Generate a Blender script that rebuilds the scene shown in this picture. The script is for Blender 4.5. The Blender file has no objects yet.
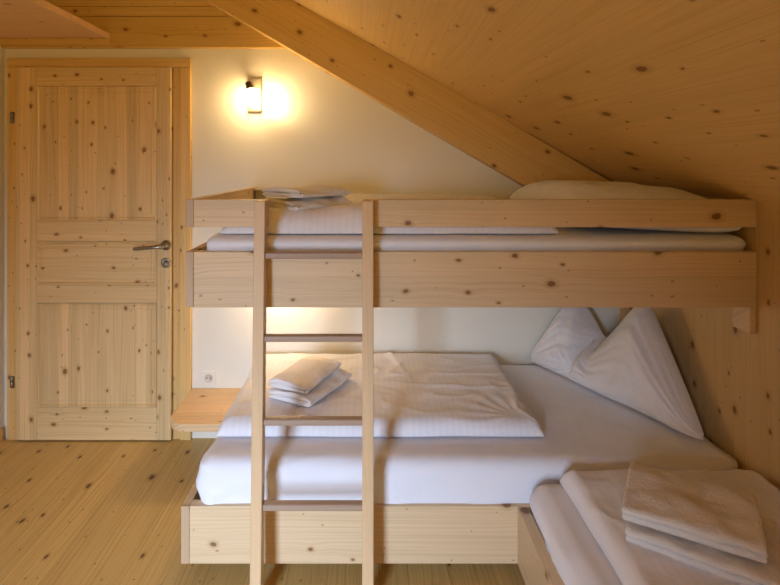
import bpy, bmesh, math, random
from mathutils import Vector, Matrix, noise, Euler

sc = bpy.context.scene
COL = sc.collection
H = 1.476                      # eye height above the floor
PI = math.pi

# ------------------------------------------------------------------ materials
def nt_new(name):
    m = bpy.data.materials.new(name); m.use_nodes = True
    nt = m.node_tree; nt.nodes.clear()
    out = nt.nodes.new('ShaderNodeOutputMaterial')
    bs = nt.nodes.new('ShaderNodeBsdfPrincipled')
    nt.links.new(bs.outputs[0], out.inputs[0])
    return m, nt, bs

def mathn(nt, op, a, b=None, c=None, clamp=False):
    n = nt.nodes.new('ShaderNodeMath'); n.operation = op; n.use_clamp = clamp
    for i, v in enumerate((a, b, c)):
        if v is None: continue
        if isinstance(v, (int, float)): n.inputs[i].default_value = v
        else: nt.links.new(v, n.inputs[i])
    return n.outputs[0]

def mixc(nt, fac, a, b, blend='MIX'):
    n = nt.nodes.new('ShaderNodeMix'); n.data_type = 'RGBA'; n.blend_type = blend
    if isinstance(fac, (int, float)): n.inputs[0].default_value = fac
    else: nt.links.new(fac, n.inputs[0])
    for i, v in ((6, a), (7, b)):
        if isinstance(v, tuple): n.inputs[i].default_value = v if len(v) == 4 else v + (1,)
        else: nt.links.new(v, n.inputs[i])
    return n.outputs[2]

def smooth(nt, x, a, b):
    n = nt.nodes.new('ShaderNodeMapRange'); n.interpolation_type = 'SMOOTHSTEP'
    nt.links.new(x, n.inputs[0])
    for i, v in ((1, a), (2, b)):
        if isinstance(v, (int, float)): n.inputs[i].default_value = v
        else: nt.links.new(v, n.inputs[i])
    n.inputs[3].default_value = 0; n.inputs[4].default_value = 1
    return n.outputs[0]

def comb(nt, x, y, z):
    n = nt.nodes.new('ShaderNodeCombineXYZ')
    for i, v in enumerate((x, y, z)):
        if isinstance(v, (int, float)): n.inputs[i].default_value = v
        else: nt.links.new(v, n.inputs[i])
    return n.outputs[0]

def pine(name, light, dark, knot=(0.20, 0.080, 0.020), grain='x', cross='z', lamella=0.12, lam_amt=0.12,
         knot_cell=0.11, knot_amt=0.5, knot_len=1.6, rough=0.45, seam=0.0, grain_amt=0.7, seed=0.0, kr=(0.035, 0.10),
         dash=0.22, dlen=1.3):
    m, nt, bs = nt_new(name)
    tc = nt.nodes.new('ShaderNodeTexCoord')
    sp = nt.nodes.new('ShaderNodeSeparateXYZ'); nt.links.new(tc.outputs['Object'], sp.inputs[0])
    oi = nt.nodes.new('ShaderNodeObjectInfo')
    rnd = mathn(nt, 'MULTIPLY', oi.outputs['Random'], 17.0)
    ax = {'x': sp.outputs[0], 'y': sp.outputs[1], 'z': sp.outputs[2]}
    other = [k for k in 'xyz' if k not in (grain, cross)][0]
    g = mathn(nt, 'ADD', mathn(nt, 'ADD', ax[grain], rnd), seed)
    c0 = mathn(nt, 'ADD', ax[cross], mathn(nt, 'MULTIPLY', ax[other], 0.63))
    c = mathn(nt, 'ADD', c0, seed * 0.37)
    # lamella index (boards or glued strips)
    lam = mathn(nt, 'FLOOR', mathn(nt, 'DIVIDE', c, lamella))
    wn = nt.nodes.new('ShaderNodeTexWhiteNoise'); wn.noise_dimensions = '1D'; nt.links.new(mathn(nt, 'ADD', lam, rnd), wn.inputs['W'])
    gl = mathn(nt, 'ADD', g, mathn(nt, 'MULTIPLY', wn.outputs[0], 5.3))
    # knots on a jittered grid
    vo = nt.nodes.new('ShaderNodeTexVoronoi'); vo.voronoi_dimensions = '2D'; vo.inputs['Scale'].default_value = 1.0
    vo.inputs['Randomness'].default_value = 0.95
    nz = nt.nodes.new('ShaderNodeTexNoise'); nz.inputs['Scale'].default_value = 30; nz.inputs['Detail'].default_value = 2
    nt.links.new(tc.outputs['Object'], nz.inputs['Vector'])
    wob = mathn(nt, 'MULTIPLY', mathn(nt, 'SUBTRACT', nz.outputs[0], 0.5), 0.012)
    nt.links.new(comb(nt, mathn(nt, 'DIVIDE', g, knot_cell * knot_len), mathn(nt, 'DIVIDE', mathn(nt, 'ADD', c, wob), knot_cell), 0), vo.inputs['Vector'])
    spc = nt.nodes.new('ShaderNodeSeparateColor'); nt.links.new(vo.outputs['Color'], spc.inputs[0])
    present = mathn(nt, 'LESS_THAN', spc.outputs[0], knot_amt)
    rad = mathn(nt, 'ADD', mathn(nt, 'MULTIPLY', mathn(nt, 'POWER', spc.outputs[1], 2.5), kr[1] - kr[0]), kr[0])
    d = vo.outputs['Distance']
    core = mathn(nt, 'MULTIPLY', mathn(nt, 'SUBTRACT', 1.0, smooth(nt, d, mathn(nt, 'MULTIPLY', rad, 0.75), mathn(nt, 'MULTIPLY', rad, 1.1))), present)
    halo = mathn(nt, 'MULTIPLY', mathn(nt, 'SUBTRACT', 1.0, smooth(nt, d, mathn(nt, 'MULTIPLY', rad, 0.8), mathn(nt, 'MULTIPLY', rad, 2.6))), present)
    # grain, bent round the knots
    bend = mathn(nt, 'MULTIPLY', mathn(nt, 'MULTIPLY', mathn(nt, 'SUBTRACT', 1.0, smooth(nt, d, 0.0, 0.42)), present), 0.008)
    nl = nt.nodes.new('ShaderNodeTexNoise'); nl.inputs['Scale'].default_value = 1.0; nl.inputs['Detail'].default_value = 1
    nt.links.new(comb(nt, mathn(nt, 'MULTIPLY', gl, 1.3), mathn(nt, 'MULTIPLY', c, 7.0), 3.1), nl.inputs['Vector'])
    low = mathn(nt, 'MULTIPLY', mathn(nt, 'SUBTRACT', nl.outputs[0], 0.5), 0.05)
    cb = mathn(nt, 'ADD', mathn(nt, 'ADD', c, bend), low)
    n1 = nt.nodes.new('ShaderNodeTexNoise'); n1.inputs['Scale'].default_value = 1; n1.inputs['Detail'].default_value = 3; n1.inputs['Roughness'].default_value = 0.6
    nt.links.new(comb(nt, mathn(nt, 'MULTIPLY', gl, 0.9), mathn(nt, 'MULTIPLY', cb, 150.0), lam), n1.inputs['Vector'])
    gr = smooth(nt, n1.outputs[0], 0.42, 0.72)
    n2 = nt.nodes.new('ShaderNodeTexNoise'); n2.inputs['Scale'].default_value = 1; n2.inputs['Detail'].default_value = 2
    nt.links.new(comb(nt, mathn(nt, 'MULTIPLY', gl, 2.0), mathn(nt, 'MULTIPLY', cb, 22.0), lam), n2.inputs['Vector'])
    col = mixc(nt, mathn(nt, 'MULTIPLY', gr, grain_amt), light, dark)
    col = mixc(nt, mathn(nt, 'MULTIPLY', smooth(nt, n2.outputs[0], 0.45, 0.75), grain_amt * 0.4), col, dark)
    # strip to strip difference
    hs = nt.nodes.new('ShaderNodeHueSaturation')
    nt.links.new(col, hs.inputs['Color'])
    nt.links.new(mathn(nt, 'ADD', mathn(nt, 'MULTIPLY', wn.outputs[0], lam_amt * 2), 1.0 - lam_amt), hs.inputs['Value'])
    col = hs.outputs[0]
    if seam > 0:
        fr = mathn(nt, 'FRACT', mathn(nt, 'DIVIDE', c, lamella))
        ed = mathn(nt, 'MULTIPLY', mathn(nt, 'ABSOLUTE', mathn(nt, 'SUBTRACT', fr, 0.5)), 2.0)
        sm = smooth(nt, ed, 1.0 - seam * 2.0, 1.0 - seam * 0.6)
        col = mixc(nt, mathn(nt, 'MULTIPLY', sm, 0.55), col, knot)
    if dash > 0:      # pin knots and short pitch pockets
        v2 = nt.nodes.new('ShaderNodeTexVoronoi'); v2.voronoi_dimensions = '2D'; v2.inputs['Scale'].default_value = 1.0
        nt.links.new(comb(nt, mathn(nt, 'DIVIDE', mathn(nt, 'ADD', g, mathn(nt, 'MULTIPLY', wob, 2.0)), 0.058 * dlen), mathn(nt, 'DIVIDE', mathn(nt, 'ADD', c, wob), 0.058), 0), v2.inputs['Vector'])
        s2 = nt.nodes.new('ShaderNodeSeparateColor'); nt.links.new(v2.outputs['Color'], s2.inputs[0])
        dm = mathn(nt, 'MULTIPLY', mathn(nt, 'SUBTRACT', 1.0, smooth(nt, v2.outputs['Distance'], 0.03, mathn(nt, 'ADD', mathn(nt, 'MULTIPLY', s2.outputs[1], 0.06), 0.05))), mathn(nt, 'LESS_THAN', s2.outputs[0], dash))
        col = mixc(nt, mathn(nt, 'MULTIPLY', dm, 0.6), col, knot)
    col = mixc(nt, mathn(nt, 'MULTIPLY', halo, 0.45), col, tuple(0.5 * (a + b) for a, b in zip(dark, knot)))
    col = mixc(nt, mathn(nt, 'MULTIPLY', core, 0.85), col, knot)
    nt.links.new(col, bs.inputs['Base Color'])
    bs.inputs['Roughness'].default_value = rough
    bs.inputs['Specular IOR Level'].default_value = 0.3
    bp = nt.nodes.new('ShaderNodeBump'); bp.inputs['Strength'].default_value = 0.08; bp.inputs['Distance'].default_value = 0.002
    nt.links.new(gr, bp.inputs['Height']); nt.links.new(bp.outputs[0], bs.inputs['Normal'])
    return m

def plain(name, col, rough=0.5, metal=0.0, bump=0.0, bscale=200.0):
    m, nt, bs = nt_new(name)
    tc = nt.nodes.new('ShaderNodeTexCoord')
    nz = nt.nodes.new('ShaderNodeTexNoise'); nz.inputs['Scale'].default_value = bscale; nz.inputs['Detail'].default_value = 3
    nt.links.new(tc.outputs['Object'], nz.inputs['Vector'])
    c = mixc(nt, mathn(nt, 'MULTIPLY', nz.outputs[0], 0.12), col, tuple(x * 0.8 for x in col))
    nt.links.new(c, bs.inputs['Base Color'])
    bs.inputs['Roughness'].default_value = rough; bs.inputs['Metallic'].default_value = metal
    if bump:
        bp = nt.nodes.new('ShaderNodeBump'); bp.inputs['Strength'].default_value = bump; bp.inputs['Distance'].default_value = 0.002
        nt.links.new(nz.outputs[0], bp.inputs['Height']); nt.links.new(bp.outputs[0], bs.inputs['Normal'])
    return m

def cloth(name, col, stripes=0.0, sdir='x', bump=0.15, bscale=14.0, fine=900.0, finebump=0.1):
    m, nt, bs = nt_new(name)
    tc = nt.nodes.new('ShaderNodeTexCoord')
    sp = nt.nodes.new('ShaderNodeSeparateXYZ'); nt.links.new(tc.outputs['Object'], sp.inputs[0])
    nz = nt.nodes.new('ShaderNodeTexNoise'); nz.inputs['Scale'].default_value = bscale; nz.inputs['Detail'].default_value = 4
    nz.inputs['Distortion'].default_value = 0.6
    nt.links.new(tc.outputs['Object'], nz.inputs['Vector'])
    nf = nt.nodes.new('ShaderNodeTexNoise'); nf.inputs['Scale'].default_value = fine; nf.inputs['Detail'].default_value = 1
    nt.links.new(tc.outputs['Object'], nf.inputs['Vector'])
    base = mixc(nt, 0.0, col, col)
    if stripes > 0:
        s = mathn(nt, 'FRACT', mathn(nt, 'MULTIPLY', sp.outputs['xyz'.index(sdir)], 1 / 0.026))
        st = mathn(nt, 'MULTIPLY', smooth(nt, mathn(nt, 'ABSOLUTE', mathn(nt, 'SUBTRACT', s, 0.5)), 0.22, 0.28), stripes)
        base = mixc(nt, st, col, tuple(x * 0.72 for x in col))
    nt.links.new(base, bs.inputs['Base Color'])
    bs.inputs['Roughness'].default_value = 0.85
    bs.inputs['Specular IOR Level'].default_value = 0.15
    bs.inputs['Sheen Weight'].default_value = 0.15
    b1 = nt.nodes.new('ShaderNodeBump'); b1.inputs['Strength'].default_value = bump; b1.inputs['Distance'].default_value = 0.03
    nt.links.new(nz.outputs[0], b1.inputs['Height'])
    b2 = nt.nodes.new('ShaderNodeBump'); b2.inputs['Strength'].default_value = finebump; b2.inputs['Distance'].default_value = 0.0015 if fine > 300 else 0.004
    nt.links.new(nf.outputs[0], b2.inputs['Height']); nt.links.new(b1.outputs[0], b2.inputs['Normal'])
    nt.links.new(b2.outputs[0], bs.inputs['Normal'])
    return m

def glow(name, col, strength):
    m, nt, bs = nt_new(name)
    bs.inputs['Base Color'].default_value = (0.9, 0.88, 0.8, 1)
    bs.inputs['Emission Color'].default_value = col + (1,)
    bs.inputs['Emission Strength'].default_value = strength
    return m

PL, PD = (0.73, 0.54, 0.28), (0.56, 0.36, 0.15)
M = {}
M['ceil'] = pine('ceiling_spruce', (0.78, 0.545, 0.24), (0.63, 0.40, 0.14), grain='y', cross='x', lamella=0.34, lam_amt=0.05, knot_cell=0.13, knot_amt=0.62, knot_len=2.0, rough=0.5, dash=0.22, dlen=2.2, kr=(0.03, 0.12), grain_amt=0.6)
M['rafter'] = pine('rafter_spruce', (0.69, 0.46, 0.17), (0.56, 0.33, 0.09), grain='x', cross='z', lamella=0.3, lam_amt=0.03, knot_cell=0.17, knot_amt=0.6, knot_len=1.4, kr=(0.05, 0.10))
M['header'] = pine('header_spruce', (0.67, 0.44, 0.14), (0.53, 0.30, 0.07), grain='x', cross='z', lamella=0.3, lam_amt=0.05, knot_cell=0.15, knot_amt=0.55, knot_len=1.5, kr=(0.04, 0.12), seed=2.0)
M['knee'] = pine('knee_wall_spruce', (0.62, 0.43, 0.20), (0.50, 0.31, 0.12), grain='z', cross='y', lamella=0.13, lam_amt=0.07, knot_cell=0.13, knot_amt=0.5, knot_len=1.3, kr=(0.04, 0.10))
M['floor'] = pine('floor_larch', (0.62, 0.435, 0.165), (0.42, 0.265, 0.08), grain='y', cross='x', lamella=0.145, lam_amt=0.05, knot_cell=0.125, knot_amt=0.62, knot_len=1.9, rough=0.38, seam=0.005, grain_amt=0.8, kr=(0.05, 0.11), knot=(0.09, 0.035, 0.012))
M['doorv'] = pine('door_stile_pine', PL, PD, grain='z', cross='x', lamella=0.052, lam_amt=0.10, knot_cell=0.085, knot_amt=0.45, knot_len=1.4, kr=(0.04, 0.13))
M['doorh'] = pine('door_rail_pine', PL, PD, grain='x', cross='z', lamella=0.12, lam_amt=0.05, knot_cell=0.085, knot_amt=0.45, knot_len=1.5, kr=(0.04, 0.13))
M['casing'] = pine('door_casing_pine', (0.71, 0.48, 0.19), (0.57, 0.34, 0.10), grain='z', cross='x', lamella=0.2, lam_amt=0.05, knot_cell=0.09, knot_amt=0.45, knot_len=1.4, kr=(0.04, 0.1))
M['casingh'] = pine('door_head_casing_pine', (0.71, 0.48, 0.19), (0.57, 0.34, 0.10), grain='x', cross='z', lamella=0.2, lam_amt=0.05, knot_cell=0.09, knot_amt=0.45, knot_len=1.4, kr=(0.04, 0.1))
BL, BD = (0.665, 0.505, 0.315), (0.50, 0.345, 0.18)
M['boardx'] = pine('bed_spruce', BL, BD, grain='x', cross='z', lamella=0.11, lam_amt=0.06, knot_cell=0.12, knot_amt=0.5, knot_len=1.5, kr=(0.035, 0.12), grain_amt=0.5)
M['boardy'] = pine('bed_side_spruce', BL, BD, grain='y', cross='z', lamella=0.11, lam_amt=0.06, knot_cell=0.12, knot_amt=0.5, knot_len=1.5, kr=(0.035, 0.12), grain_amt=0.5)
M['shelf'] = pine('shelf_spruce', (0.76, 0.53, 0.30), BD, grain='x', cross='y', lamella=0.11, lam_amt=0.06, knot_cell=0.11, knot_amt=0.5, knot_len=1.5, kr=(0.03, 0.09))
M['ladder'] = pine('ladder_spruce', (0.66, 0.47, 0.27), (0.58, 0.38, 0.19), grain='z', cross='x', lamella=0.2, lam_amt=0.03, knot_cell=0.12, knot_amt=0.15, dash=0, grain_amt=0.35)
M['rung'] = pine('rung_beech', (0.40, 0.29, 0.21), (0.33, 0.22, 0.15), grain='x', cross='z', lamella=0.2, lam_amt=0.03, knot_cell=0.2, knot_amt=0.0, dash=0, grain_amt=0.4)
M['endgrain'] = pine('board_end_grain', (0.52, 0.38, 0.24), (0.42, 0.28, 0.16), grain='z', cross='x', lamella=0.2, lam_amt=0.03, knot_cell=0.2, knot_amt=0.0, dash=0, grain_amt=0.6)
M['plaster'] = plain('white_plaster', (0.80, 0.765, 0.66), 0.9, 0, 0.12, 120)
M['sheet'] = cloth('white_sheet', (0.78, 0.80, 0.87), 0, bump=0.10, bscale=7)
M['duvet'] = cloth('striped_white_damask', (0.77, 0.765, 0.81), 0.10, 'x', bump=0.20, bscale=9)
M['pillowc'] = cloth('white_pillow_cotton', (0.75, 0.745, 0.78), 0.04, 'x', bump=0.32, bscale=10)
M['terry'] = cloth('cream_terry', (0.73, 0.705, 0.68), 0, bump=0.15, bscale=30, fine=190, finebump=0.55)
M['terryw'] = cloth('white_terry', (0.78, 0.76, 0.76), 0, bump=0.15, bscale=30, fine=190, finebump=0.55)
M['steel'] = plain('brushed_steel', (0.32, 0.30, 0.27), 0.32, 1.0)
M['darksteel'] = plain('dark_nickel', (0.16, 0.13, 0.10), 0.28, 1.0)
M['zinc'] = plain('galvanised_steel', (0.30, 0.25, 0.18), 0.5, 0.8)
M['brass'] = plain('lamp_plate_nickel', (0.62, 0.52, 0.38), 0.35, 0.85)
M['plastic'] = plain('cream_plastic', (0.80, 0.76, 0.68), 0.35)
M['dark'] = plain('dark_recess', (0.03, 0.028, 0.025), 0.6)
M['frost'] = glow('lit_frosted_glass', (1.0, 0.68, 0.31), 88.0)
M['frost2'] = glow('lit_frosted_glass_lower', (1.0, 0.74, 0.44), 90.0)
M['winframe'] = plain('window_frame_pine', (0.62, 0.42, 0.22), 0.5)
g_, gnt, gbs = nt_new('window_glass'); gbs.inputs['Transmission Weight'].default_value = 1.0; gbs.inputs['Roughness'].default_value = 0.0; gbs.inputs['IOR'].default_value = 1.45
M['glass'] = g_

# ------------------------------------------------------------------ mesh helpers
def link_mesh(name, bm, mat, parent=None, smooth_=False, bevel=0.0, loc=None, rot=None, seg=2):
    me = bpy.data.meshes.new(name)
    bmesh.ops.recalc_face_normals(bm, faces=bm.faces)
    bm.to_mesh(me); bm.free()
    mats = mat if isinstance(mat, (list, tuple)) else [mat]
    for m in mats: me.materials.append(m)
    o = bpy.data.objects.new(name, me); COL.objects.link(o)
    if smooth_:
        for p in me.polygons: p.use_smooth = True
    if bevel:
        b = o.modifiers.new('soft_edges', 'BEVEL'); b.width = bevel; b.segments = seg; b.limit_method = 'ANGLE'; b.angle_limit = 0.6
    if parent is not None: o.parent = parent
    if loc is not None: o.location = loc
    if rot is not None: o.rotation_euler = rot
    return o

def box(bm, x0, x1, y0, y1, z0, z1, mi=0):
    vs = [bm.verts.new((x, y, z)) for x in (x0, x1) for y in (y0, y1) for z in (z0, z1)]
    idx = [(0, 1, 3, 2), (4, 6, 7, 5), (0, 4, 5, 1), (2, 3, 7, 6), (0, 2, 6, 4), (1, 5, 7, 3)]
    fs = []
    for f in idx:
        fc = bm.faces.new([vs[i] for i in f]); fc.material_index = mi; fs.append(fc)
    return vs, fs

def boxobj(name, b, mat, parent=None, bevel=0.002, smooth_=False):
    """box given in world coordinates, stored with its own origin at its centre"""
    x0, x1, y0, y1, z0, z1 = b
    c = Vector(((x0 + x1) / 2, (y0 + y1) / 2, (z0 + z1) / 2))
    bm = bmesh.new(); box(bm, x0 - c.x, x1 - c.x, y0 - c.y, y1 - c.y, z0 - c.z, z1 - c.z)
    pl = parent.location if parent is not None else Vector((0, 0, 0))
    return link_mesh(name, bm, mat, parent, smooth_, bevel, loc=c - pl)

def prism(bm, pts, axis, a, b):
    """pts: 2-D polygon; extruded along axis between a and b"""
    def P(p, t):
        if axis == 'z': return (p[0], p[1], t)
        if axis == 'y': return (p[0], t, p[1])
        return (t, p[0], p[1])
    A = [bm.verts.new(P(p, a)) for p in pts]; B = [bm.verts.new(P(p, b)) for p in pts]
    n = len(pts)
    bm.faces.new(A); bm.faces.new(B[::-1])
    for i in range(n): bm.faces.new((A[i], B[i], B[(i + 1) % n], A[(i + 1) % n]))

def lathe(bm, prof, seg=24, mtx=None, mi=0):
    """prof: list of (r, t) along local z"""
    rings = []
    for r, t in prof:
        ring = []
        for k in range(seg):
            a = 2 * PI * k / seg
            v = Vector((r * math.cos(a), r * math.sin(a), t))
            if mtx is not None: v = mtx @ v
            ring.append(bm.verts.new(v))
        rings.append(ring)
    for i in range(len(rings) - 1):
        for k in range(seg):
            f = bm.faces.new((rings[i][k], rings[i][(k + 1) % seg], rings[i + 1][(k + 1) % seg], rings[i + 1][k])); f.material_index = mi
    for r in (rings[0], rings[-1]):
        f = bm.faces.new(r); f.material_index = mi

def axis_m(p, d):
    d = Vector(d).normalized()
    return Matrix.Translation(Vector(p)) @ d.to_track_quat('Z', 'Y').to_matrix().to_4x4()

def thing(name, label, cat, loc, group=None, kind=None):
    o = bpy.data.objects.new(name, None); COL.objects.link(o)
    o.empty_display_size = 0.1
    o.location = loc; o['label'] = label; o['category'] = cat
    if group: o['group'] = group
    if kind: o['kind'] = kind
    return o

def tag(o, label=None, cat=None, group=None, kind=None):
    if label: o['label'] = label
    if cat: o['category'] = cat
    if group: o['group'] = group
    if kind: o['kind'] = kind
    return o

def plabel(o, s):
    o['label'] = s; return o

# ------------------------------------------------------------------ room
WX0, WX1 = -1.965, 1.361          # left wall, knee wall
WY0, WY1 = -1.5, 2.865            # wall behind the camera, bunk wall
SL = 0.562
def roof(x): return H + 0.601 - SL * (x - 0.0625)
ZK = roof(WX1)                    # top of the knee wall
ZTOP = roof(WX0)

bm = bmesh.new(); box(bm, WX0 - 0.1, WX1 + 0.1, WY0 - 0.1, WY1 + 0.1, -0.08, 0.0)
tag(link_mesh('floor', bm, M['floor']), 'oiled wooden plank floor running away from the viewer', 'floor', kind='structure')

zb = H + 0.628                    # top of the white plaster on the bunk wall
bm = bmesh.new(); prism(bm, [(WX0 - 0.1, 0), (WX1 + 0.1, 0), (WX1 + 0.1, roof(WX1 + 0.1)), (0.15, roof(0.15) ), (0.0, zb), (WX0 - 0.1, zb)], 'y', WY1, WY1 + 0.12)
tag(link_mesh('wall_back', bm, M['plaster']), 'white plastered wall behind the bunk and around the door', 'wall', kind='structure')
# stacked timber of the gable above the plaster: bottom beam, then boards
zs = [zb, H + 0.797, H + 0.847, H + 1.02, H + 1.20]
def clip_right(z): return 0.0625 + (H + 0.601 - z) / SL
bm = bmesh.new()
box(bm, WX0, min(0.25, clip_right(zs[1]) + .1), WY1 - 0.03, WY1 + 0.1, zs[0], zs[1] - 0.002)
tag(link_mesh('trim_1', bm, M['header'], bevel=0.003), 'dark knotty wooden beam above the door wall', 'beam', kind='structure')
k = 1; z = zs[1]
bm = bmesh.new()
while z < ZTOP + 0.1:
    h = 0.052 if k == 1 else 0.17
    box(bm, WX0, max(WX0 + 0.1, clip_right(z + h) + 0.1), WY1 - 0.026, WY1 + 0.1, z + 0.001, z + h - 0.001); z += h; k += 1
tag(link_mesh('wall_gable', bm, M['rafter'], bevel=0.002), 'horizontal boards closing the gable above the beam', 'wall', kind='structure')

bm = bmesh.new(); box(bm, WX0 - 0.1, WX0, WY0 - 0.1, WY1 + 0.1, 0, ZTOP + 0.2)
tag(link_mesh('wall_left', bm, M['plaster']), 'white side wall left of the door', 'wall', kind='structure')
bm = bmesh.new(); box(bm, 0, 0.1, -(WY1 - WY0) / 2, (WY1 - WY0) / 2, 0, ZK + 0.05)
tag(link_mesh('wall_right', bm, M['knee'], loc=(WX1, (WY0 + WY1) / 2, 0)), 'low wooden knee wall under the slope', 'wall', kind='structure')
# slope
L = (WX1 + 0.1 - WX0 + 0.1) * math.sqrt(1 + SL * SL)
ang = math.atan(SL)
bm = bmesh.new(); box(bm, -L / 2, L / 2, -(WY1 - WY0) / 2 - 0.05, (WY1 - WY0) / 2 + 0.05, 0, 0.1)
xm = (WX0 + WX1) / 2
tag(link_mesh('ceiling', bm, M['ceil'], loc=(xm, (WY0 + WY1) / 2, roof(xm)), rot=(0, ang, 0)), 'sloping ceiling of knotty spruce panels', 'ceiling', kind='structure')

# rafter against the wall, below the slope
RS = 0.582
ra = math.atan(RS)
RY0, RY1 = 2.762, 2.864
sR = 530 / RY0
def rp(px, py): return Vector(((px - 368) / sR, RY0, H + (165 - py) / sR))
lo_a, lo_b = rp(208, 0), rp(540, 193.2)
up_a, up_b = rp(296, 0), rp(618, 187.4)
dirv = Vector((math.cos(ra), 0, -math.sin(ra)))
nv = Vector((math.sin(ra), 0, math.cos(ra)))
mid = rp(380, 101.3)
wR = abs((rp(380, 49.6) - mid).dot(nv)) + 0.012
bm = bmesh.new()
x1 = (WX1 - 0.001 - mid.x) / dirv.x
x0 = -2.1
# polygon in local (along, up); end cut vertically at the knee wall
def vert_cut(t_lo, h): return t_lo - h * nv.x / dirv.x
prism(bm, [(x0, 0), (x1, 0), (vert_cut(x1, wR), wR), (vert_cut(x0, wR), wR)], 'y', 0, RY1 - RY0)
tag(link_mesh('trim_2', bm, M['rafter'], loc=mid, rot=(0, ra, 0), bevel=0.003), 'sloping wooden rafter running down the bunk wall', 'rafter', kind='structure')

# left skirting
boxobj('baseboard_left', (WX0, WX0 + 0.014, WY0, WY1 - 0.03, 0, 0.072), M['casingh']).__setitem__('kind', 'structure')

# wall behind the viewer with the window daylight comes through
wx0, wx1, wz0, wz1 = -1.32, -0.68, 0.1, 1.66
bm = bmesh.new()
box(bm, WX0, wx0, WY0 - 0.12, WY0, 0, roof(WX0))
box(bm, wx1, WX1, WY0 - 0.12, WY0, 0, H - 0.1)
box(bm, wx0, wx1, WY0 - 0.12, WY0, 0, wz0)
box(bm, wx0, wx1, WY0 - 0.12, WY0, wz1, roof(wx0))
prism(bm, [(wx1, H - 0.1), (WX1, H - 0.1), (WX1, roof(WX1)), (wx1, roof(wx1))], 'y', WY0 - 0.12, WY0)
tag(link_mesh('wall_front', bm, M['plaster']), 'white wall with a low window, opposite the bunk', 'wall', kind='structure')
w = bpy.data.objects.new('window_1', None); COL.objects.link(w); w['kind'] = 'structure'
w['label'] = 'low wooden window opposite the bunk'; w['category'] = 'window'
bm = bmesh.new()
for b in ((wx0, wx0 + 0.06, wz0, wz1), (wx1 - 0.06, wx1, wz0, wz1), (wx0 + 0.06, wx1 - 0.06, wz0, wz0 + 0.06), (wx0 + 0.06, wx1 - 0.06, wz1 - 0.06, wz1)):
    box(bm, b[0], b[1], WY0 - 0.08, WY0 - 0.02, b[2], b[3])
link_mesh('window_frame', bm, M['winframe'], w, bevel=0.003)

# ------------------------------------------------------------------ door
SW = 185.0
def wx(px): return (px - 368) / SW
def wz(py): return H + (165 - py) / SW
SW = 187.3
door = bpy.data.objects.new('door_1', None); COL.objects.link(door); door['kind'] = 'structure'
door['label'] = 'closed pine panel door with lever handle'; door['category'] = 'door'
door.location = ((wx(16) + wx(171)) / 2, WY1, 0)
D0 = door.location.copy()
def dbox(name, x0, x1, z0, z1, y0, y1, mat, bevel=0.003):
    return boxobj(name, (x0, x1, y0, y1, z0, z1), mat, door, bevel)
yw = WY1
# casing
zt = wz(57.5)
dbox('casing', wx(5.2), wx(16), 0, zt - 0.05, yw - 0.022, yw, M['casing'])
dbox('casing', wx(179), wx(190), 0, zt - 0.05, yw - 0.026, yw, M['casing'], 0.004)
dbox('casing', wx(5.2), wx(190), zt - 0.05, zt, yw - 0.024, yw, M['casingh'], 0.004)
dbox('jamb', wx(171.6), wx(178.6), 0.0, zt - 0.05, yw - 0.014, yw, M['casing'])
# leaf: stiles and rails are one leaf, panels sit in it
LX0, LX1 = wx(16.4), wx(171)
LZ0, LZ1 = 0.008, zt - 0.052
P0, P1 = wx(37), wx(157)
rails = [(LZ0, wz(407)), (wz(303), wz(285)), (wz(241), wz(220)), (wz(86), LZ1)]
bm = bmesh.new()
c = D0
def lb(x0, x1, z0, z1, y0=yw - 0.040, y1=yw - 0.002): box(bm, x0 - c.x, x1 - c.x, y0 - c.y, y1 - c.y, z0 - c.z, z1 - c.z)
lb(LX0, P0, LZ0, LZ1); lb(P1, LX1, LZ0, LZ1)
link_mesh('stile', bm, M['doorv'], door, bevel=0.003)
bm = bmesh.new()
for z0, z1 in rails: lb(P0, P1, z0, z1, yw - 0.039)
link_mesh('rail', bm, M['doorh'], door, bevel=0.003)
def bead(x0, x1, z0, z1):
    """moulded panel with sloping border and flat field"""
    bm = bmesh.new()
    ys = [(0.0, yw - 0.039), (0.004, yw - 0.042), (0.008, yw - 0.041), (0.014, yw - 0.031), (0.03, yw - 0.031), (0.033, yw - 0.034), (0.036, yw - 0.034)]
    rings = []
    for ins, y in ys:
        rings.append([bm.verts.new((px - c.x, y - c.y, pz - c.z)) for px, pz in ((x0 + ins, z0 + ins), (x1 - ins, z0 + ins), (x1 - ins, z1 - ins), (x0 + ins, z1 - ins))])
    for i in range(len(rings) - 1):
        for k in range(4): bm.faces.new((rings[i][k], rings[i][(k + 1) % 4], rings[i + 1][(k + 1) % 4], rings[i + 1][k]))
    bm.faces.new(rings[-1])
    return bm
link_mesh('panel', bead(P0 + .001, P1 - .001, rails[2][1] + .001, rails[3][0] - .001), M['doorv'], door)
link_mesh('panel', bead(P0 + .001, P1 - .001, rails[1][1] + .001, rails[2][0] - .001), M['doorh'], door)
link_mesh('panel', bead(P0 + .001, P1 - .001, rails[0][1] + .001, rails[1][0] - .001), M['doorv'], door)
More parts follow.
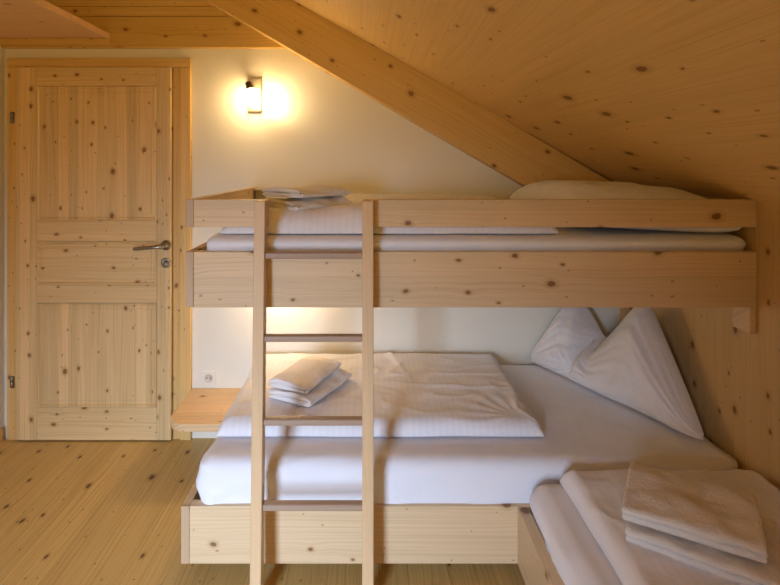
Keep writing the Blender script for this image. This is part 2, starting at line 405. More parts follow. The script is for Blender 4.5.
# furniture
def dl(bm, p, d, prof, seg=24): lathe(bm, prof, seg, axis_m(Vector(p) - c, d))
yl = yw - 0.0395
hx, hz = wx(166.5), wz(245)
bm = bmesh.new(); dl(bm, (hx, yl, hz), (0, -1, 0), [(0.027, 0), (0.027, 0.006), (0.025, 0.009), (0.012, 0.0095), (0.010, 0.045), (0.010, 0.055)])
hr = plabel(link_mesh('handle_rosette', bm, M['steel'], door, True), 'round steel rosette of the lever')
bm = bmesh.new(); dl(bm, (hx + 0.008, yl - 0.052, hz), (-1, 0, -0.08), [(0.006, 0), (0.010, 0.003), (0.010, 0.06), (0.009, 0.155), (0.006, 0.162)], 16)
plabel(link_mesh('lever_handle', bm, M['steel'], door, True), 'steel door lever')
kz = wz(262.5)
bm = bmesh.new(); dl(bm, (hx, yl, kz), (0, -1, 0), [(0.027, 0), (0.027, 0.006), (0.024, 0.009), (0.010, 0.0095), (0.009, 0.007), (0.001, 0.007)])
plabel(link_mesh('keyhole_rosette', bm, M['steel'], door, True), 'round steel keyhole rosette')
bm = bmesh.new(); dl(bm, (hx, yl - 0.008, kz), (0, -1, 0), [(0.004, 0), (0.004, 0.03)], 10)
dl(bm, (hx + 0.010, yl - 0.042, kz + .002), (0.9, -0.4, 0), [(0.004, -0.012), (0.010, -0.008), (0.010, 0.010), (0.004, 0.014)], 12)
plabel(link_mesh('key', bm, M['steel'], door, True), 'steel key in the lock')
for py in (117.5, 383):
    bm = bmesh.new(); dl(bm, (wx(10.8), yw - 0.024, wz(py) - 0.032), (0, 0, 1), [(0.004, 0), (0.008, 0.003), (0.008, 0.031), (0.007, 0.032), (0.008, 0.033), (0.008, 0.061), (0.004, 0.064)], 14)
    box(bm, wx(10.8) - .012 - c.x, wx(10.8) + .012 - c.x, yw - 0.0245 - c.y, yw - 0.022 - c.y, wz(py) - 0.03, wz(py) + 0.03)
    plabel(link_mesh('hinge', bm, M['steel'], door, True), 'steel door hinge')

SW = 185.0
# ------------------------------------------------------------------ overhead board above the door
ob = thing('overhead_shelf', 'pale wooden board shelf overhead at left, above the door', 'shelf', (WX0 + 0.3, WY1 - 0.5, H + 0.672))
boxobj('board', (WX0 + 0.001, wx(112.5), WY0 + 1.0, WY1 - 0.032, H + 0.674, H + 0.704), pine('overhead_spruce', (0.70, 0.46, 0.25), (0.58, 0.34, 0.16), grain='x', cross='y', lamella=0.14, lam_amt=0.03, knot_cell=0.16, knot_amt=0.45, knot_len=1.8), ob, 0.002)
boxobj('support_batten', (WX0 + 0.001, wx(112), WY1 - 0.05, WY1 - 0.031, H + 0.640, H + 0.6735), M['header'], ob, 0.002)

# ------------------------------------------------------------------ socket
so = thing('wall_socket', 'cream wall socket low on the white wall above the shelf beside the door', 'socket', (wx(209.3), WY1, wz(377.5)))
bm = bmesh.new(); box(bm, -0.037, 0.037, -0.009, 0, -0.038, 0.038)
link_mesh('cover_plate', bm, M['plastic'], so, bevel=0.004, seg=3)
bm = bmesh.new(); lathe(bm, [(0.024, 0.009), (0.024, 0.0105), (0.020, 0.0105), (0.0195, 0.0095), (0.001, 0.0093)], 28, axis_m((0, 0, 0), (0, -1, 0)))
link_mesh('socket_insert', bm, plain('socket_grey', (0.62, 0.58, 0.50), 0.4), so, True)
for dx in (-0.0095, 0.0095):
    bm = bmesh.new(); lathe(bm, [(0.0032, 0.0092), (0.0032, 0.0112)], 12, axis_m((dx, 0, 0), (0, -1, 0)))
    plabel(link_mesh('pin_hole', bm, M['dark'], so), 'dark pin hole')

# ------------------------------------------------------------------ wall lamps
def lamp(px_c, zc, label, glass, name='wall_lamp'):
    t = thing(name, label, 'lamp', (px_c, WY1, zc), group=None)
    bm = bmesh.new(); box(bm, -0.037, 0.037, -0.016, 0, -0.089, 0.089)
    link_mesh('back_plate', bm, M['brass'], t, bevel=0.004, seg=3)
    bm = bmesh.new(); lathe(bm, [(0.009, 0), (0.009, 0.03), (0.006, 0.034)], 16, axis_m((-0.012, -0.014, 0.045), (0, -1, 0)))
    link_mesh('swivel_arm', bm, M['darksteel'], t, True)
    d = Vector((0.36, -0.25, -1)).normalized()
    p = Vector((-0.026, -0.052, 0.062))
    bm = bmesh.new(); lathe(bm, [(0.010, -0.004), (0.016, 0.0), (0.018, 0.006), (0.018, 0.034), (0.021, 0.036), (0.021, 0.042), (0.010, 0.043)], 24, axis_m(p, d))
    link_mesh('lamp_holder', bm, M['darksteel'], t, True)
    bm = bmesh.new(); lathe(bm, [(0.018, 0.0435), (0.028, 0.05), (0.034, 0.066), (0.036, 0.09), (0.034, 0.100), (0.026, 0.112), (0.012, 0.118), (0.002, 0.119)], 28, axis_m(p, d))
    plabel(link_mesh('glass_shade', bm, glass, t, True), 'glowing frosted glass shade')
    return t
lamp(wx(255), wz(95.5), 'lit wall lamp with small plate and glowing glass, high right of the door', M['frost'])
lamp(-0.47, H - 0.625, 'lit wall lamp tucked under the upper bunk, hidden by its front board', M['frost2'])

rear_lamp = lamp(0.0, H + 0.30, 'lit wall lamp on the wall opposite the bunk, above the window', glow('lit_frosted_glass_rear', (1.0, 0.62, 0.17), 30.0))
rear_lamp.location = (-0.2, WY0, H + 0.30); rear_lamp.rotation_euler = (0, 0, PI)
# ------------------------------------------------------------------ bedside shelf beside the door
bm = bmesh.new()
sx0, sx1, sy0, sy1 = -0.948, -0.665, 2.462, WY1 - 0.001
r = 0.10; pts = [(sx1, sy0), (sx1, sy1), (sx0, sy1)]
for k in range(9):
    a = PI + (PI / 2) * k / 8
    pts.append((sx0 + r + r * math.cos(a), sy0 + r + r * math.sin(a)))
prism(bm, [(a - sx0, b - sy0) for a, b in pts], 'z', 0, 0.036)
sh = link_mesh('wall_shelf', bm, M['shelf'], loc=(sx0, sy0, H - 1.205 - 0.036), bevel=0.003)
tag(sh, 'low pale wooden shelf with rounded corner between the door and the lower bed', 'shelf')

# ------------------------------------------------------------------ upper bunk
SF = 286.0
def fz(py, s=SF): return H + (165 - py) / s
def fx(px, s=SF): return (px - 368) / s
YF = 530 / SF                      # 1.853 front of the bunk
UX0, UX1 = fx(185.5), WX1 - 0.001
ub = thing('upper_bunk', 'pale pine upper bunk with guard rail, spanning to the knee wall', 'bunk bed', (UX0, YF, fz(307.5)))
T = 0.028
# side boards (end grain shows in front)
def board(name, b, mat, par, end=False, bevel=0.002):
    """a board whose ends in y carry end grain when end=True"""
    o = boxobj(name, b, [mat, M['endgrain']], par, bevel)
    if end:
        for p in o.data.polygons:
            if abs(p.normal.y) > 0.9: p.material_index = 1
    return o
board('guard_rail', (UX0 + T + 0.0005, fx(267.6), YF, YF + 0.03, fz(227.3), fz(199.6)), M['boardx'], ub)
board('guard_rail', (fx(363.5), UX1, YF, YF + 0.03, fz(227.3), fz(199.6)), M['boardx'], ub)
board('front_board', (UX0 + T + 0.0005, UX1, YF, YF + 0.04, fz(307.6), fz(252.0)), M['boardx'], ub)
board('side_rail', (UX0, UX0 + T, YF - 0.001, WY1 - 0.001, fz(227.3), fz(199.4)), M['boardy'], ub, True)
board('side_board', (UX0, UX0 + T, YF - 0.001, WY1 - 0.001, fz(307.4), fz(251.8)), M['boardy'], ub, True)
board('slat_base', (UX0 + T + 0.001, UX1, YF + 0.041, WY1 - 0.001, fz(307) , fz(307) + 0.028), M['boardx'], ub)
board('support_block', (1.336, UX1, YF + 0.001, YF + 0.09, fz(334), fz(307.7)), M['boardx'], ub)
bk = bmesh.new()
bx0 = UX0 + T + 0.001
L0 = ub.location
def ubx(bm, x0, x1, y0, y1, z0, z1): box(bm, x0 - L0.x, x1 - L0.x, y0 - L0.y, y1 - L0.y, z0 - L0.z, z1 - L0.z)
ubx(bk, bx0 + .003, bx0 + 0.056, WY1 - 0.004, WY1 - 0.001, wz(199.5), wz(190))
ubx(bk, bx0 + .0005, bx0 + 0.0035, WY1 - 0.055, WY1 - 0.001, wz(199.5), wz(190))
plabel(link_mesh('angle_bracket', bk, M['zinc'], ub, bevel=0.0008), 'steel angle bracket fixing the side rail to the wall')
for dx in (0.02, 0.042):
    pass

# ------------------------------------------------------------------ lower bed frame and foreground bed frame
S1 = 283.0
Y1 = 530 / S1
BX0 = fx(181, S1)
zt1, zb1 = fz(506.5, S1), fz(563.8, S1)
RX0, RX1 = 0.528, 0.566            # side rail of the foreground bed
lb_ = thing('bed_frame', 'low pale pine bed frame under the bunk, lying along the white wall', 'bed frame', (BX0, Y1, 0))
board('front_board', (BX0 + 0.030, WX1 - 0.001, Y1, Y1 + 0.040, zb1, zt1), M['boardx'], lb_)
board('side_board', (BX0, BX0 + 0.0295, Y1 - 0.001, WY1 - 0.001, zb1, zt1 + 0.001), M['boardy'], lb_, True)
board('slat_base', (BX0 + 0.030, WX1 - 0.001, Y1 + 0.041, WY1 - 0.001, zb1 + 0.06, zb1 + 0.09), M['boardx'], lb_)
board('plinth', (BX0 + 0.16, WX1 - 0.01, Y1 + 0.16, WY1 - 0.02, 0, zb1 + 0.0598), M['boardx'], lb_)
fb = thing('bed_frame', 'pale pine bed frame in the right foreground, running along the knee wall', 'bed frame', (RX0, 0.2, 0))
FY0, FY1 = -0.18, Y1 - 0.002
board('side_board', (RX0, RX1, FY0, FY1, zb1, zt1), M['boardy'], fb, True)
board('foot_board', (RX1 + 0.0005, WX1 - 0.001, FY0, FY0 + 0.03, zb1, zt1), M['boardx'], fb)
board('slat_base', (RX1 + 0.0005, WX1 - 0.001, FY0 + 0.031, FY1, zb1 + 0.06, zb1 + 0.09), M['boardx'], fb)
board('plinth', (RX1 + 0.12, WX1 - 0.01, FY0 + 0.15, FY1 - 0.01, 0, zb1 + 0.0598), M['boardx'], fb)

# ------------------------------------------------------------------ soft things
def nz3(x, y, z): return noise.noise(Vector((x, y, z)))

def mattress(name, x0, x1, y0, y1, z0, z1, label, r=0.05, wr=0.004, seed=0, mat='sheet', bag=0.0, lip=None, lipy=0.0, lh=0.10):
    """rounded box of fitted sheet with pulled creases near the corners"""
    nx, ny, nz_ = 110, 60, 14
    cx, cy, cz = (x0 + x1) / 2, (y0 + y1) / 2, (z0 + z1) / 2
    hx_, hy_, hz_ = (x1 - x0) / 2, (y1 - y0) / 2, (z1 - z0) / 2
    def ss(n): return [-1 + 2 * i / n for i in range(n + 1)]
    bm = bmesh.new(); cache = {}
    def V(u, v, w_):
        key = (round(u, 6), round(v, 6), round(w_, 6))
        if key in cache: return cache[key]
        def cl(t, h, rr): return max(-h + rr, min(h - rr, t * h))
        p = Vector((u * hx_, v * hy_, w_ * hz_))
        rb = min(r, hz_ * 0.95)
        q = Vector((cl(u, hx_, rb), cl(v, hy_, rb), cl(w_, hz_, rb)))
        d = p - q
        if d.length > 1e-9: n_ = d.normalized()
        else: n_ = Vector((0, 0, 1))
        o = q + n_ * min(d.length, rb)
        # creases
        ex = 1 - abs(u); ey = 1 - abs(v)
        cr = math.exp(-ex * 9) + 0.25
        side = 1.0 if abs(w_) < 0.99 else 0.35
        a = nz3(o.x * 7 + o.z * 14 + seed, o.y * 7, o.z * 9 + seed)
        b = nz3(o.x * 2.2 + seed, o.y * 2.2, o.z * 4)
        dd = wr * (a * cr * side + b * 0.6)
        rg = max(0, 1 - 3.2 * abs(nz3((o.x + o.z * 1.6) * 2.6 + seed, o.y * 2.0, (o.z - o.x * 0.35) * 9 + seed))) ** 2
        dd += wr * 1.7 * rg * (0.35 + 0.9 * math.exp(-ex * 3.0)) * (1 if abs(w_) < 0.99 else 0.4)
        if w_ < -0.5: dd += bag * nz3(o.x * 12 + seed, o.y * 12, 0) 
        o = o + n_ * (dd - abs(wr))
        if lip and lipy and v < 0:
            zz = (o.z + cz - lip) / lh
            if 0.0 < zz < 1.2: o.y -= lipy * min(1, zz * 8) * max(0, -n_.y) ** 0.5
        elif lip and u < 0:
            zz = (o.z + cz - lip) / 0.10
            if 0.03 < zz < 1: o.x -= 0.020 * math.sin(PI * min(1, (zz - 0.03) * 2.2) / 2 if zz < 0.48 else PI * (1 - zz) / 1.04) * max(0, -n_.x)
        vv = bm.verts.new(o); cache[key] = vv; return vv
    U, W_, Z_ = ss(nx), ss(ny), ss(nz_)
    def quad(a, b, c_, d_): bm.faces.new((a, b, c_, d_))
    for i in range(nx):
        for j in range(ny):
            for w_ in (-1, 1): quad(V(U[i], W_[j], w_), V(U[i + 1], W_[j], w_), V(U[i + 1], W_[j + 1], w_), V(U[i], W_[j + 1], w_))
        for k in range(nz_):
            for v in (-1, 1): quad(V(U[i], v, Z_[k]), V(U[i + 1], v, Z_[k]), V(U[i + 1], v, Z_[k + 1]), V(U[i], v, Z_[k + 1]))
    for j in range(ny):
        for k in range(nz_):
            for u in (-1, 1): quad(V(u, W_[j], Z_[k]), V(u, W_[j + 1], Z_[k]), V(u, W_[j + 1], Z_[k + 1]), V(u, W_[j], Z_[k + 1]))
    o = link_mesh(name, bm, M[mat], smooth_=True, loc=(cx, cy, cz))
    tag(o, label, 'mattress')
    return o

ZM = H - 1.054                    # top of the lower mattress
ZU = H - 0.250                    # top of the upper mattress
ZF = H - 1.098                    # top of the foreground mattress
mattress('mattress', -0.583, 1.352, YF + 0.045, WY1 - 0.012, fz(307) + 0.0285, ZU, 'thin mattress in a white fitted sheet, on the upper bunk', r=0.035, seed=3, lip=fz(252.0) + 0.003, lipy=0.036, lh=0.06)
mattress('mattress', -0.612, 1.349, Y1 + 0.012, WY1 - 0.010, zb1 + 0.091, ZM, 'mattress in a white fitted sheet on the lower bed under the bunk', r=0.055, wr=0.006, seed=11, lip=zt1 + 0.004)
mattress('mattress', RX1 + 0.003, 1.349, FY0 + 0.04, FY1 - 0.004, zb1 + 0.091, ZF, 'mattress in a white fitted sheet on the foreground bed at right', r=0.05, wr=0.006, seed=23, bag=0.004, lip=zt1 + 0.004)

def quilt(name, w_, d_, t, wr, seed, mat, rx=0.05, nx=150, ny=110, extra=None, tilt=None):
    """plump folded duvet: local x in [-w/2,w/2], y in [-d/2,d/2], bottom at z=0"""
    bm = bmesh.new(); top = []; bot = []
    def mp(i, n):
        s = -1 + 2 * i / n
        return math.sin(s * PI / 2) * 0.45 + s * 0.55
    for j in range(ny + 1):
        rt, rb = [], []
        for i in range(nx + 1):
            u, v = mp(i, nx), mp(j, ny)
            x, y = u * w_ / 2, v * d_ / 2
            ex, ey = w_ / 2 - abs(x), d_ / 2 - abs(y)
            fx_ = math.sqrt(max(0, 1 - (1 - min(ex / rx, 1)) ** 2)); fy_ = math.sqrt(max(0, 1 - (1 - min(ey / rx, 1)) ** 2))
            prof = fx_ * fy_
            # hem wobble
            k = 0.006
            xo = x + k * nz3(y * 6 + seed, 1.7, 0) * (abs(u) ** 6); yo = y + k * nz3(x * 5 + seed, 9.1, 0) * (abs(v) ** 6)
            n1 = nz3(x * 3 + seed, y * 3, seed)
            cr = 1 - abs(nz3(x * 5 + seed * 2 + 0.9 * n1, y * 8 + n1, seed * 1.3)) * 2.2
            cr = max(0, cr) ** 3
            n2 = nz3(x * 11 + seed, y * 14 + seed, 2.2)
            z = t * prof * (1 + 0.10 * n1) + wr * prof * (0.9 * cr + 0.5 * n2)
            if extra: z += prof * extra(x, y)
            rt.append(bm.verts.new((xo, yo, max(z, 0.0) + 0.006)))
            rb.append(bm.verts.new((xo * 0.997, yo * 0.997, 0.0)))
        top.append(rt); bot.append(rb)
    for j in range(ny):
        for i in range(nx):
            bm.faces.new((top[j][i], top[j][i + 1], top[j + 1][i + 1], top[j + 1][i]))
            bm.faces.new((bot[j][i], bot[j + 1][i], bot[j + 1][i + 1], bot[j][i + 1]))
    for j in range(ny):
        bm.faces.new((top[j][0], top[j + 1][0], bot[j + 1][0], bot[j][0])); bm.faces.new((top[j][nx], bot[j][nx], bot[j + 1][nx], top[j + 1][nx]))
    for i in range(nx):
        bm.faces.new((top[0][i], bot[0][i], bot[0][i + 1], top[0][i + 1])); bm.faces.new((top[ny][i], top[ny][i + 1], bot[ny][i + 1], bot[ny][i]))
    return link_mesh(name, bm, M[mat], smooth_=True)

def creases(x, y):
    # long pulls fanning out of the front right corner
    dx, dy = x - 0.55, y + 0.33
    rr = math.hypot(dx, dy); a = math.atan2(dy, dx)
    f = math.sin(a * 15) * math.exp(-((rr - 0.17) / 0.12) ** 2) * 0.0022
    # piping line of the fold across the middle
    f += 0.006 * math.exp(-((y - 0.06 - 0.03 * math.sin(x * 3)) / 0.010) ** 2) * (1 if x > 0.05 else 0.3)
    f += 0.007 * math.exp(-((y + 0.04 + 0.05 * x) / 0.014) ** 2) * max(0, min(1, (x - 0.0) * 3))
    f += 0.006 * math.exp(-((x - 0.08 + 0.25 * (y - 0.3)) / 0.010) ** 2) * max(0, min(1, (y + .05) * 6))
    return f
q = quilt('duvet', 1.27, 0.79, 0.048, 0.006, 4.0, 'duvet', extra=creases)
q.location = (0.048, 2.448, ZM + 0.001); tag(q, 'folded white duvet lying on the lower bed under the bunk', 'duvet')
q = quilt('duvet', 1.225, 0.92, 0.090, 0.008, 9.0, 'duvet', rx=0.13, extra=lambda x, y: -0.022 * math.exp(-(math.hypot(x + 0.334, y + 0.19) / 0.225) ** 4))
q.location = (0.078, 2.375, ZU + 0.001); tag(q, 'folded white duvet on the upper bunk behind the guard rail', 'duvet')
q = quilt('duvet', 0.675, 1.07, 0.052, 0.006, 15.0, 'duvet', rx=0.04, nx=90, ny=130)
q.location = (1.0, 1.298, ZF + 0.001); q.rotation_euler = (0, 0, 0); tag(q, 'folded white duvet on the foreground bed at right, towels on it', 'duvet')

# flat pillow on the upper bunk
def flat_pillow(w_, d_, t, seed, mat='pillowc', n=60):
    bm = bmesh.new(); T_, B_ = [], []
    for j in range(n + 1):
        a, b = [], []
        for i in range(n + 1):
            u, v = -1 + 2 * i / n, -1 + 2 * j / n
            u, v = math.sin(u * PI / 2), math.sin(v * PI / 2)
            p = ((1 - u ** 4) * (1 - v ** 4)); p = max(0, p) ** 0.36
            pin = 1 - 0.06 * (1 - v * v) * abs(u) ** 3; pin2 = 1 - 0.06 * (1 - u * u) * abs(v) ** 3
            x, y = u * w_ / 2 * pin, v * d_ / 2 * pin2
            wv = 0.010 * nz3(x * 6 + seed, y * 6, 0) + 0.006 * nz3(x * 16, y * 9 + seed, 4)
            a.append((x, y, t * 0.62 * p + wv * p)); b.append((x, y, -t * 0.29 * p ** 0.45))
        T_.append(a); B_.append(b)
    tv = [[bm.verts.new(p) for p in r_] for r_ in T_]
    bv = [[tv[j][i] if (i in (0, n) or j in (0, n)) else bm.verts.new(B_[j][i]) for i in range(n + 1)] for j in range(n + 1)]
    for j in range(n):
        for i in range(n):
            bm.faces.new((tv[j][i], tv[j][i + 1], tv[j + 1][i + 1], tv[j + 1][i]))
            bm.faces.new((bv[j][i], bv[j + 1][i], bv[j + 1][i + 1], bv[j][i + 1]))
    return link_mesh('pillow', bm, M[mat], smooth_=True)
p = flat_pillow(0.60, 0.86, 0.186, 5)
p.location = (1.030, 2.312, ZU + 0.058); p.rotation_euler = (0, 0.055, 0)
tag(p, 'plump white pillow lying flat on the upper bunk under the slope', 'pillow')

# chopped pillow standing in the corner of the lower bed
def corner_pillow():
    n, m = 170, 64
    A = Vector((0.875, 2.835, ZM + 0.004)); B = Vector((1.280, 2.015, ZM + 0.004))
    base = B - A
    out = Vector((-base.y, base.x, 0)).normalized()      # points ... choose towards the room
    if out.x > 0: out = -out
    def lerp_tab(tab, u):
        for (u0, v0), (u1, v1) in zip(tab, tab[1:]):
            if u <= u1:
                k = (u - u0) / (u1 - u0); k = k * k * (3 - 2 * k) if True else k
                return v0 + (v1 - v0) * k
        return tab[-1][1]
    def vtab(tab, u):
        for (u0, v0), (u1, v1) in zip(tab, tab[1:]):
            if u <= u1:
                k = (u - u0) / (u1 - u0)
                return v0.lerp(v1, k)
        return tab[-1][1]
    # top outline in world space
    top = [(0.0, A + Vector((0, 0, 0.05))),
           (0.12, Vector((0.945, 2.825, ZM + 0.155))),
           (0.27, Vector((1.045, 2.790, ZM + 0.330))),
           (0.36, Vector((1.115, 2.790, ZM + 0.345))),
           (0.42, Vector((1.160, 2.765, ZM + 0.295))),
           (0.50, Vector((1.200, 2.68, ZM + 0.170))),
           (0.57, Vector((1.225, 2.56, ZM + 0.285))),
           (0.66, Vector((1.245, 2.40, ZM + 0.445))),
           (0.69, Vector((1.252, 2.36, ZM + 0.448))),
           (0.78, Vector((1.270, 2.26, ZM + 0.312))),
           (0.90, Vector((1.285, 2.12, ZM + 0.130))),
           (1.0, B + Vector((0, 0, 0.02)))]
    bm = bmesh.new()
    F, Bk = [], []
    for i in range(n + 1):
        u = i / n
        bp = A.lerp(B, u) + out * (0.0)
        tp = vtab(top, u)
        # smooth the outline a little
        tp = (vtab(top, max(0, u - .018)) + tp * 2 + vtab(top, min(1, u + .018))) / 4
        a, b = [], []
        endf = max(0.0, 1 - abs(2 * u - 1) ** 4) ** 0.7
        for j in range(m + 1):
            v = j / m
            p_ = bp.lerp(tp, v)
            prof = (max(0, 4 * v * (1 - v))) ** 0.55 * endf
            bul = 0.118
            # two lobes with a valley between, running from the notch down to the lower left
            vc = 0.50 - 0.20 * (1 - v) ** 1.0
            dv = (u - vc)
            val = math.exp(-(dv / (0.024 + 0.03 * v)) ** 2) * (0.15 + 0.85 * min(1, v * 2.2)) 
            lob = bul * prof * (1 - 0.92 * val)
            if u < vc: lob *= 0.58
            lob -= 0.030 * prof * math.exp(-(dv / 0.014) ** 2) * min(1, max(0, (v - 0.12) * 4))
            lob += 0.012 * prof * math.exp(-((dv - 0.05) / 0.025) ** 2) * min(1, max(0, (v - 0.1) * 3))
            if u < vc: lob += 0.010 * prof * math.sin((dv * 34 + v * 5)) * math.exp(-((dv + 0.09) / 0.08) ** 2)
            wv = 0.014 * nz3(u * 7, v * 5, 1.1) + 0.009 * nz3(u * 5 + v * 14, v * 4 - u * 3, 7.7)
            rad_a = math.atan2(v - 0.15, (u - 0.33) * 1.6)
            rr = math.hypot(v - 0.15, (u - 0.33) * 1.6)
            wv += 0.010 * math.sin(rad_a * 17) * math.exp(-((rr - 0.16) / 0.12) ** 2)
            f = p_ + out * (lob + wv * prof) + Vector((0, 0, 0.012 * prof * (v < 0.1)))
            bb = p_ - out * (0.030 * prof)
            for q_ in (f, bb):
                q_.x = min(q_.x, WX1 - 0.008); q_.y = min(q_.y, WY1 - 0.008); q_.z = max(q_.z, ZM + 0.003)
            a.append(f); b.append(bb)
        F.append(a); Bk.append(b)
    o = A.copy()
    fv = [[bm.verts.new(q_ - o) for q_ in r_] for r_ in F]
    bv = [[fv[i][j] if (i in (0, n) or j in (0, m)) else bm.verts.new(Bk[i][j] - o) for j in range(m + 1)] for i in range(n + 1)]
    for i in range(n):
        for j in range(m):
            bm.faces.new((fv[i][j], fv[i + 1][j], fv[i + 1][j + 1], fv[i][j + 1]))
            bm.faces.new((bv[i][j], bv[i][j + 1], bv[i + 1][j + 1], bv[i + 1][j]))
    ob_ = link_mesh('pillow', bm, M['pillowc'], smooth_=True, loc=o)
    sm_ = ob_.modifiers.new('soft', 'SMOOTH'); sm_.factor = 0.5; sm_.iterations = 2
    return ob_
tag(corner_pillow(), 'white pillow with two peaked corners standing in the corner of the lower bed', 'pillow')

# folded towels: serpentine of terry layers; local x across the folds, y along them, bottom at z=0
def towel(w_, d_, layers, th, seed, mat, rag=0.0, curve=0.0):
    path = []                      # centre line in (x, z)
    gap = th * 1.04
    n = 26
    for L_ in range(layers):
        z = th / 2 + L_ * gap
        inset0 = rag * (0.5 + 0.5 * nz3(seed, L_ * 3.3, 0))
        xs = [-w_ / 2 + gap / 2 + (w_ - gap) * i / n for i in range(n + 1)]
        if L_ == layers - 1 or L_ == 0:
            pass
        if L_ % 2 == 1: xs = xs[::-1]
        if L_ == 0: xs = xs[2:]
        if L_ == layers - 1: xs = xs[:-1]
        path += [(x, z) for x in xs]
        if L_ < layers - 1:
            sgn = 1 if L_ % 2 == 0 else -1
            for k in range(1, 6):
                a = -PI / 2 + PI * k / 6
                path.append((xs[-1] + sgn * (gap / 2) * math.cos(a), z + gap / 2 + (gap / 2) * math.sin(a)))
    # offset both sides
    pts = [Vector((x, z)) for x, z in path]
    nn = len(pts); nr = []
    for i in range(nn):
        t_ = (pts[min(nn - 1, i + 1)] - pts[max(0, i - 1)]).normalized(); nr.append(Vector((-t_.y, t_.x)))
    half = th * 0.47
    loop = []
    for i in range(nn): loop.append(pts[i] + nr[i] * half)
    tE = (pts[-1] - pts[-2]).normalized()
    for k in range(1, 4):
        a = PI / 2 - PI * k / 4; loop.append(pts[-1] + nr[-1] * half * math.sin(a) + tE * half * math.cos(a))
    for i in range(nn - 1, -1, -1): loop.append(pts[i] - nr[i] * half)
    tS = (pts[0] - pts[1]).normalized()
    for k in range(1, 4):
        a = -PI / 2 + PI * k / 4; loop.append(pts[0] + nr[0] * half * math.sin(a) + tS * half * math.cos(a))
    bm = bmesh.new(); ny = 34; rings = []
    Ht = layers * gap
    for j in range(-2, ny + 3):
        jj = min(max(j, 0), ny); v = -1 + 2 * jj / ny
        ring = []
        for p_ in loop:
            x, z = p_
            lay = round((z - th / 2) / gap)
            lay_w = 0.006 * nz3(lay * 5.1 + seed, 2.0, 0)
            y = v * (d_ / 2 + lay_w) 
            zz = z
            if j < 0 or j > ny:            # rounded selvedge
                zc = th / 2 + lay * gap
                k_ = 0.80 if abs(j - jj) == 1 else 0.35
                zz = zc + (z - zc) * k_; y += math.copysign(0.0035 * (0.6 if abs(j - jj) == 1 else 1.0), v)
            fr = z / Ht
            wv = 0.010 * nz3(x * 7 + seed, y * 7, seed) + 0.005 * nz3(x * 18 + seed, y * 18, seed + lay)
            sag = -curve * (abs(x) / (w_ / 2)) ** 3 * fr
            zz = zz + fr * (wv + sag) * 1.4
            xo = x + 0.004 * nz3(y * 9 + lay, seed, 3.0)
            ring.append(bm.verts.new((xo, y, max(zz, 0.0005 + 0.0 * z))))
        rings.append(ring)
    m_ = len(loop)
    for a, b in zip(rings, rings[1:]):
        for k in range(m_): bm.faces.new((a[k], a[(k + 1) % m_], b[(k + 1) % m_], b[k]))
    # caps: quads between the two sides of the ribbon
    for ring in (rings[0], rings[-1]):
        for i in range(nn - 1):
            bm.faces.new((ring[i], ring[i + 1], ring[nn + 3 + (nn - 2 - i)], ring[nn + 3 + (nn - 1 - i)]))
        bm.faces.new([ring[nn - 1], ring[nn], ring[nn + 1], ring[nn + 2], ring[nn + 3]])
        bm.faces.new([ring[2 * nn + 2], ring[2 * nn + 3], ring[2 * nn + 4], ring[2 * nn + 5], ring[0]])
    return link_mesh('folded_towel', bm, M[mat], smooth_=True), Ht

# foreground stack: corners A back, D left, B right, C front
def put(o, x, y, z, rz): o.location = (x, y, z); o.rotation_euler = (0, 0, rz)
zfd = ZF + 0.057
adir = Vector((-0.149, -0.246)).normalized()      # A -> D : across the folds (fold at D side)
rz = math.atan2(-adir.y, -adir.x)
t1, h1 = towel(0.30, 0.335, 2, 0.025, 1.0, 'terry', curve=0.006)
put(t1, 0.922, 1.465, zfd, rz - 0.07)
tag(t1, 'lower of the two folded cream towels on the foreground duvet', 'towel', 'folded towels on the foreground bed')
t2, h2 = towel(0.285, 0.315, 2, 0.0250, 5.0, 'terry', curve=0.008)
put(t2, 0.903, 1.485, zfd + h1 + 0.004, rz)
tag(t2, 'upper of the two folded cream towels on the foreground duvet', 'towel', 'folded towels on the foreground bed')

# stack on the lower bed
zl = ZM + 0.060
rz2 = math.atan2(0.33, 0.174)
t3, h3 = towel(0.22, 0.33, 2, 0.021, 8.0, 'terryw', curve=0.008)
put(t3, -0.258, 2.365, zl, rz2 - PI / 2)
tag(t3, 'lower of the two folded white towels on the lower bed duvet', 'towel', 'folded towels on the lower bed')
t4, h4 = towel(0.19, 0.31, 2, 0.019, 12.0, 'terryw', curve=0.012)
put(t4, -0.282, 2.372, zl + h3 + 0.003, rz2 - PI / 2 + 0.08)
tag(t4, 'upper of the two folded white towels on the lower bed duvet', 'towel', 'folded towels on the lower bed')
# stack on the upper bunk
zu = ZU + 0.078
t5, h5 = towel(0.27, 0.27, 2, 0.0205, 18.0, 'terry', curve=0.016)
put(t5, -0.258, 2.165, zu, 0.75 - PI / 2)
tag(t5, 'lower of the two folded cream towels on the upper bunk duvet', 'towel', 'folded towels on the upper bunk')
t6, h6 = towel(0.26, 0.25, 2, 0.018, 22.0, 'terry', curve=0.012)
put(t6, -0.262, 2.18, zu + h5 + 0.003, 0.85 - PI / 2)
tag(t6, 'upper of the two folded cream towels on the upper bunk duvet', 'towel', 'folded towels on the upper bunk')

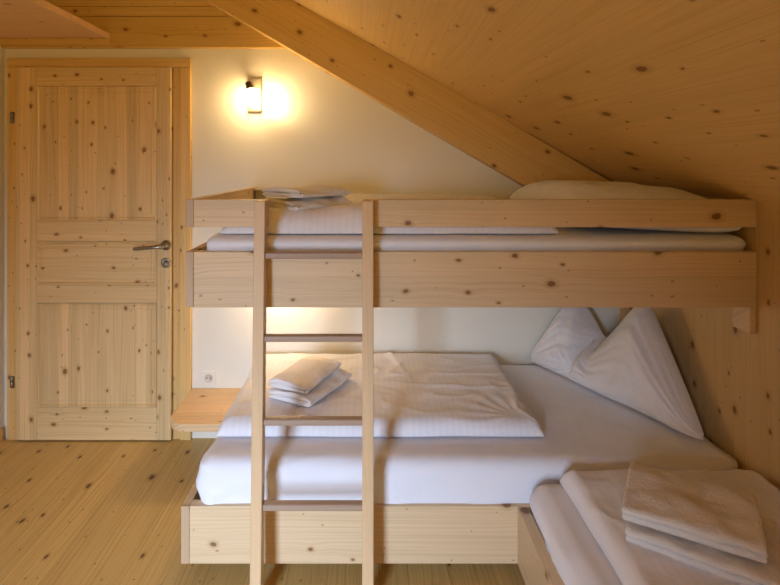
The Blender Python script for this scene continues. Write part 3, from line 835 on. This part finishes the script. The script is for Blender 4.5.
# ------------------------------------------------------------------ ladder
lad = thing('bunk_ladder', 'pale wooden ladder with four rungs leaning on the upper bunk', 'ladder', (-0.18, 1.73, 0))
yt, ztp = 1.793, fz(201, 530 / 1.793)
yb_ = 1.718
def ly(z): return yb_ + (yt - yb_) * (z / ztp)
lean = math.atan2(yt - yb_, ztp)
dpt = 0.050
def upright(xa, xb):
    bm = bmesh.new(); L_ = lad.location
    prism(bm, [(yb_ - L_.y, 0), (yb_ + dpt - L_.y, 0), (yt + dpt - L_.y, ztp), (yt - L_.y, ztp)], 'x', xa - L_.x, xb - L_.x)
    return link_mesh('upright', bm, M['ladder'], lad, bevel=0.003)
xl0, xl1, xr0, xr1 = -0.3855, -0.3485, -0.019, 0.0185
upright(xl0, xl1); upright(xr0, xr1)
for py in (252.8, 336.2, 420.0, 505.5):
    z = ztp
    for _ in range(6):
        s_ = 530 / (ly(z) + 0.008); z = H + (165 - py) / s_
    z += 0.001
    y0 = ly(z) + 0.008
    bm = bmesh.new(); Lw = lad.location
    pts = []
    hw, hh = 0.0165, 0.011
    for k in range(16):
        a = 2 * PI * k / 16; cx_, sx_ = math.cos(a), math.sin(a)
        pts.append((y0 + 0.017 - Lw.y + hw * math.copysign(abs(cx_) ** 0.45, cx_), z - 0.012 + hh * math.copysign(abs(sx_) ** 0.45, sx_)))
    prism(bm, pts, 'x', xl1 + 0.0003 - Lw.x, xr0 - 0.0003 - Lw.x)
    plabel(link_mesh('rung', bm, M['rung'], lad, bevel=0.001), 'greyish brown rung')

# ------------------------------------------------------------------ lights
def area(name, loc, target, sx_, sy_, energy, col, spread=PI):
    l = bpy.data.lights.new(name, 'AREA'); l.shape = 'RECTANGLE'; l.size = sx_; l.size_y = sy_
    l.energy = energy; l.color = col; l.spread = spread
    o = bpy.data.objects.new(name, l); COL.objects.link(o); o.location = loc
    o.rotation_euler = (Vector(target) - Vector(loc)).to_track_quat('-Z', 'Y').to_euler()
    return o
area('window_daylight', ((wx0 + wx1) / 2, WY0 + 0.06, (wz0 + wz1) / 2), (-0.48, 2.3, -0.50), 0.50, 1.4, 23.5, (0.60, 0.76, 1.0), math.radians(64))

sl = bpy.data.lights.new('wall_lamp_beam', 'SPOT'); sl.energy = 5.0; sl.color = (1.0, 0.74, 0.40); sl.spot_size = math.radians(110); sl.spot_blend = 1.0; sl.shadow_soft_size = 0.02
so_ = bpy.data.objects.new('wall_lamp_beam', sl); COL.objects.link(so_); so_.location = (wx(262), WY1 - 0.085, wz(104))
so_.rotation_euler = Vector((0.75, 0.75, 0.10)).to_track_quat('-Z', 'Y').to_euler()
ul = bpy.data.lights.new('rear_lamp_uplight', 'SPOT'); ul.energy = 105.0; ul.color = (1.0, 0.67, 0.16); ul.spot_size = math.radians(120); ul.spot_blend = 1.0; ul.shadow_soft_size = 0.05
uo = bpy.data.objects.new('rear_lamp_uplight', ul); COL.objects.link(uo); uo.location = (-0.2, WY0 + 0.14, H + 0.38)
uo.rotation_euler = Vector((0.0, 1.0, 0.75)).to_track_quat('-Z', 'Y').to_euler()
world = bpy.data.worlds.new('world'); sc.world = world; world.use_nodes = True
bg = world.node_tree.nodes['Background']; bg.inputs[0].default_value = (0.75, 0.86, 1.0, 1); bg.inputs[1].default_value = 0.05

# ------------------------------------------------------------------ camera
cd = bpy.data.cameras.new('camera'); cam = bpy.data.objects.new('camera', cd); COL.objects.link(cam)
cam.location = (0, 0, H); cam.rotation_euler = (PI / 2, 0, 0)
cd.sensor_width = 36; cd.lens = 530 / 780 * 36
cd.shift_x = 22 / 780; cd.shift_y = -127.5 / 780
cd.clip_start = 0.02
sc.camera = cam

sc.view_settings.view_transform = 'Standard'; sc.view_settings.look = 'None'
sc.view_settings.gamma = 1; sc.view_settings.use_curve_mapping = False
sc.view_settings.exposure = 0.0
sc.cycles.use_denoising = True
sc.cycles.max_bounces = 10; sc.cycles.diffuse_bounces = 6
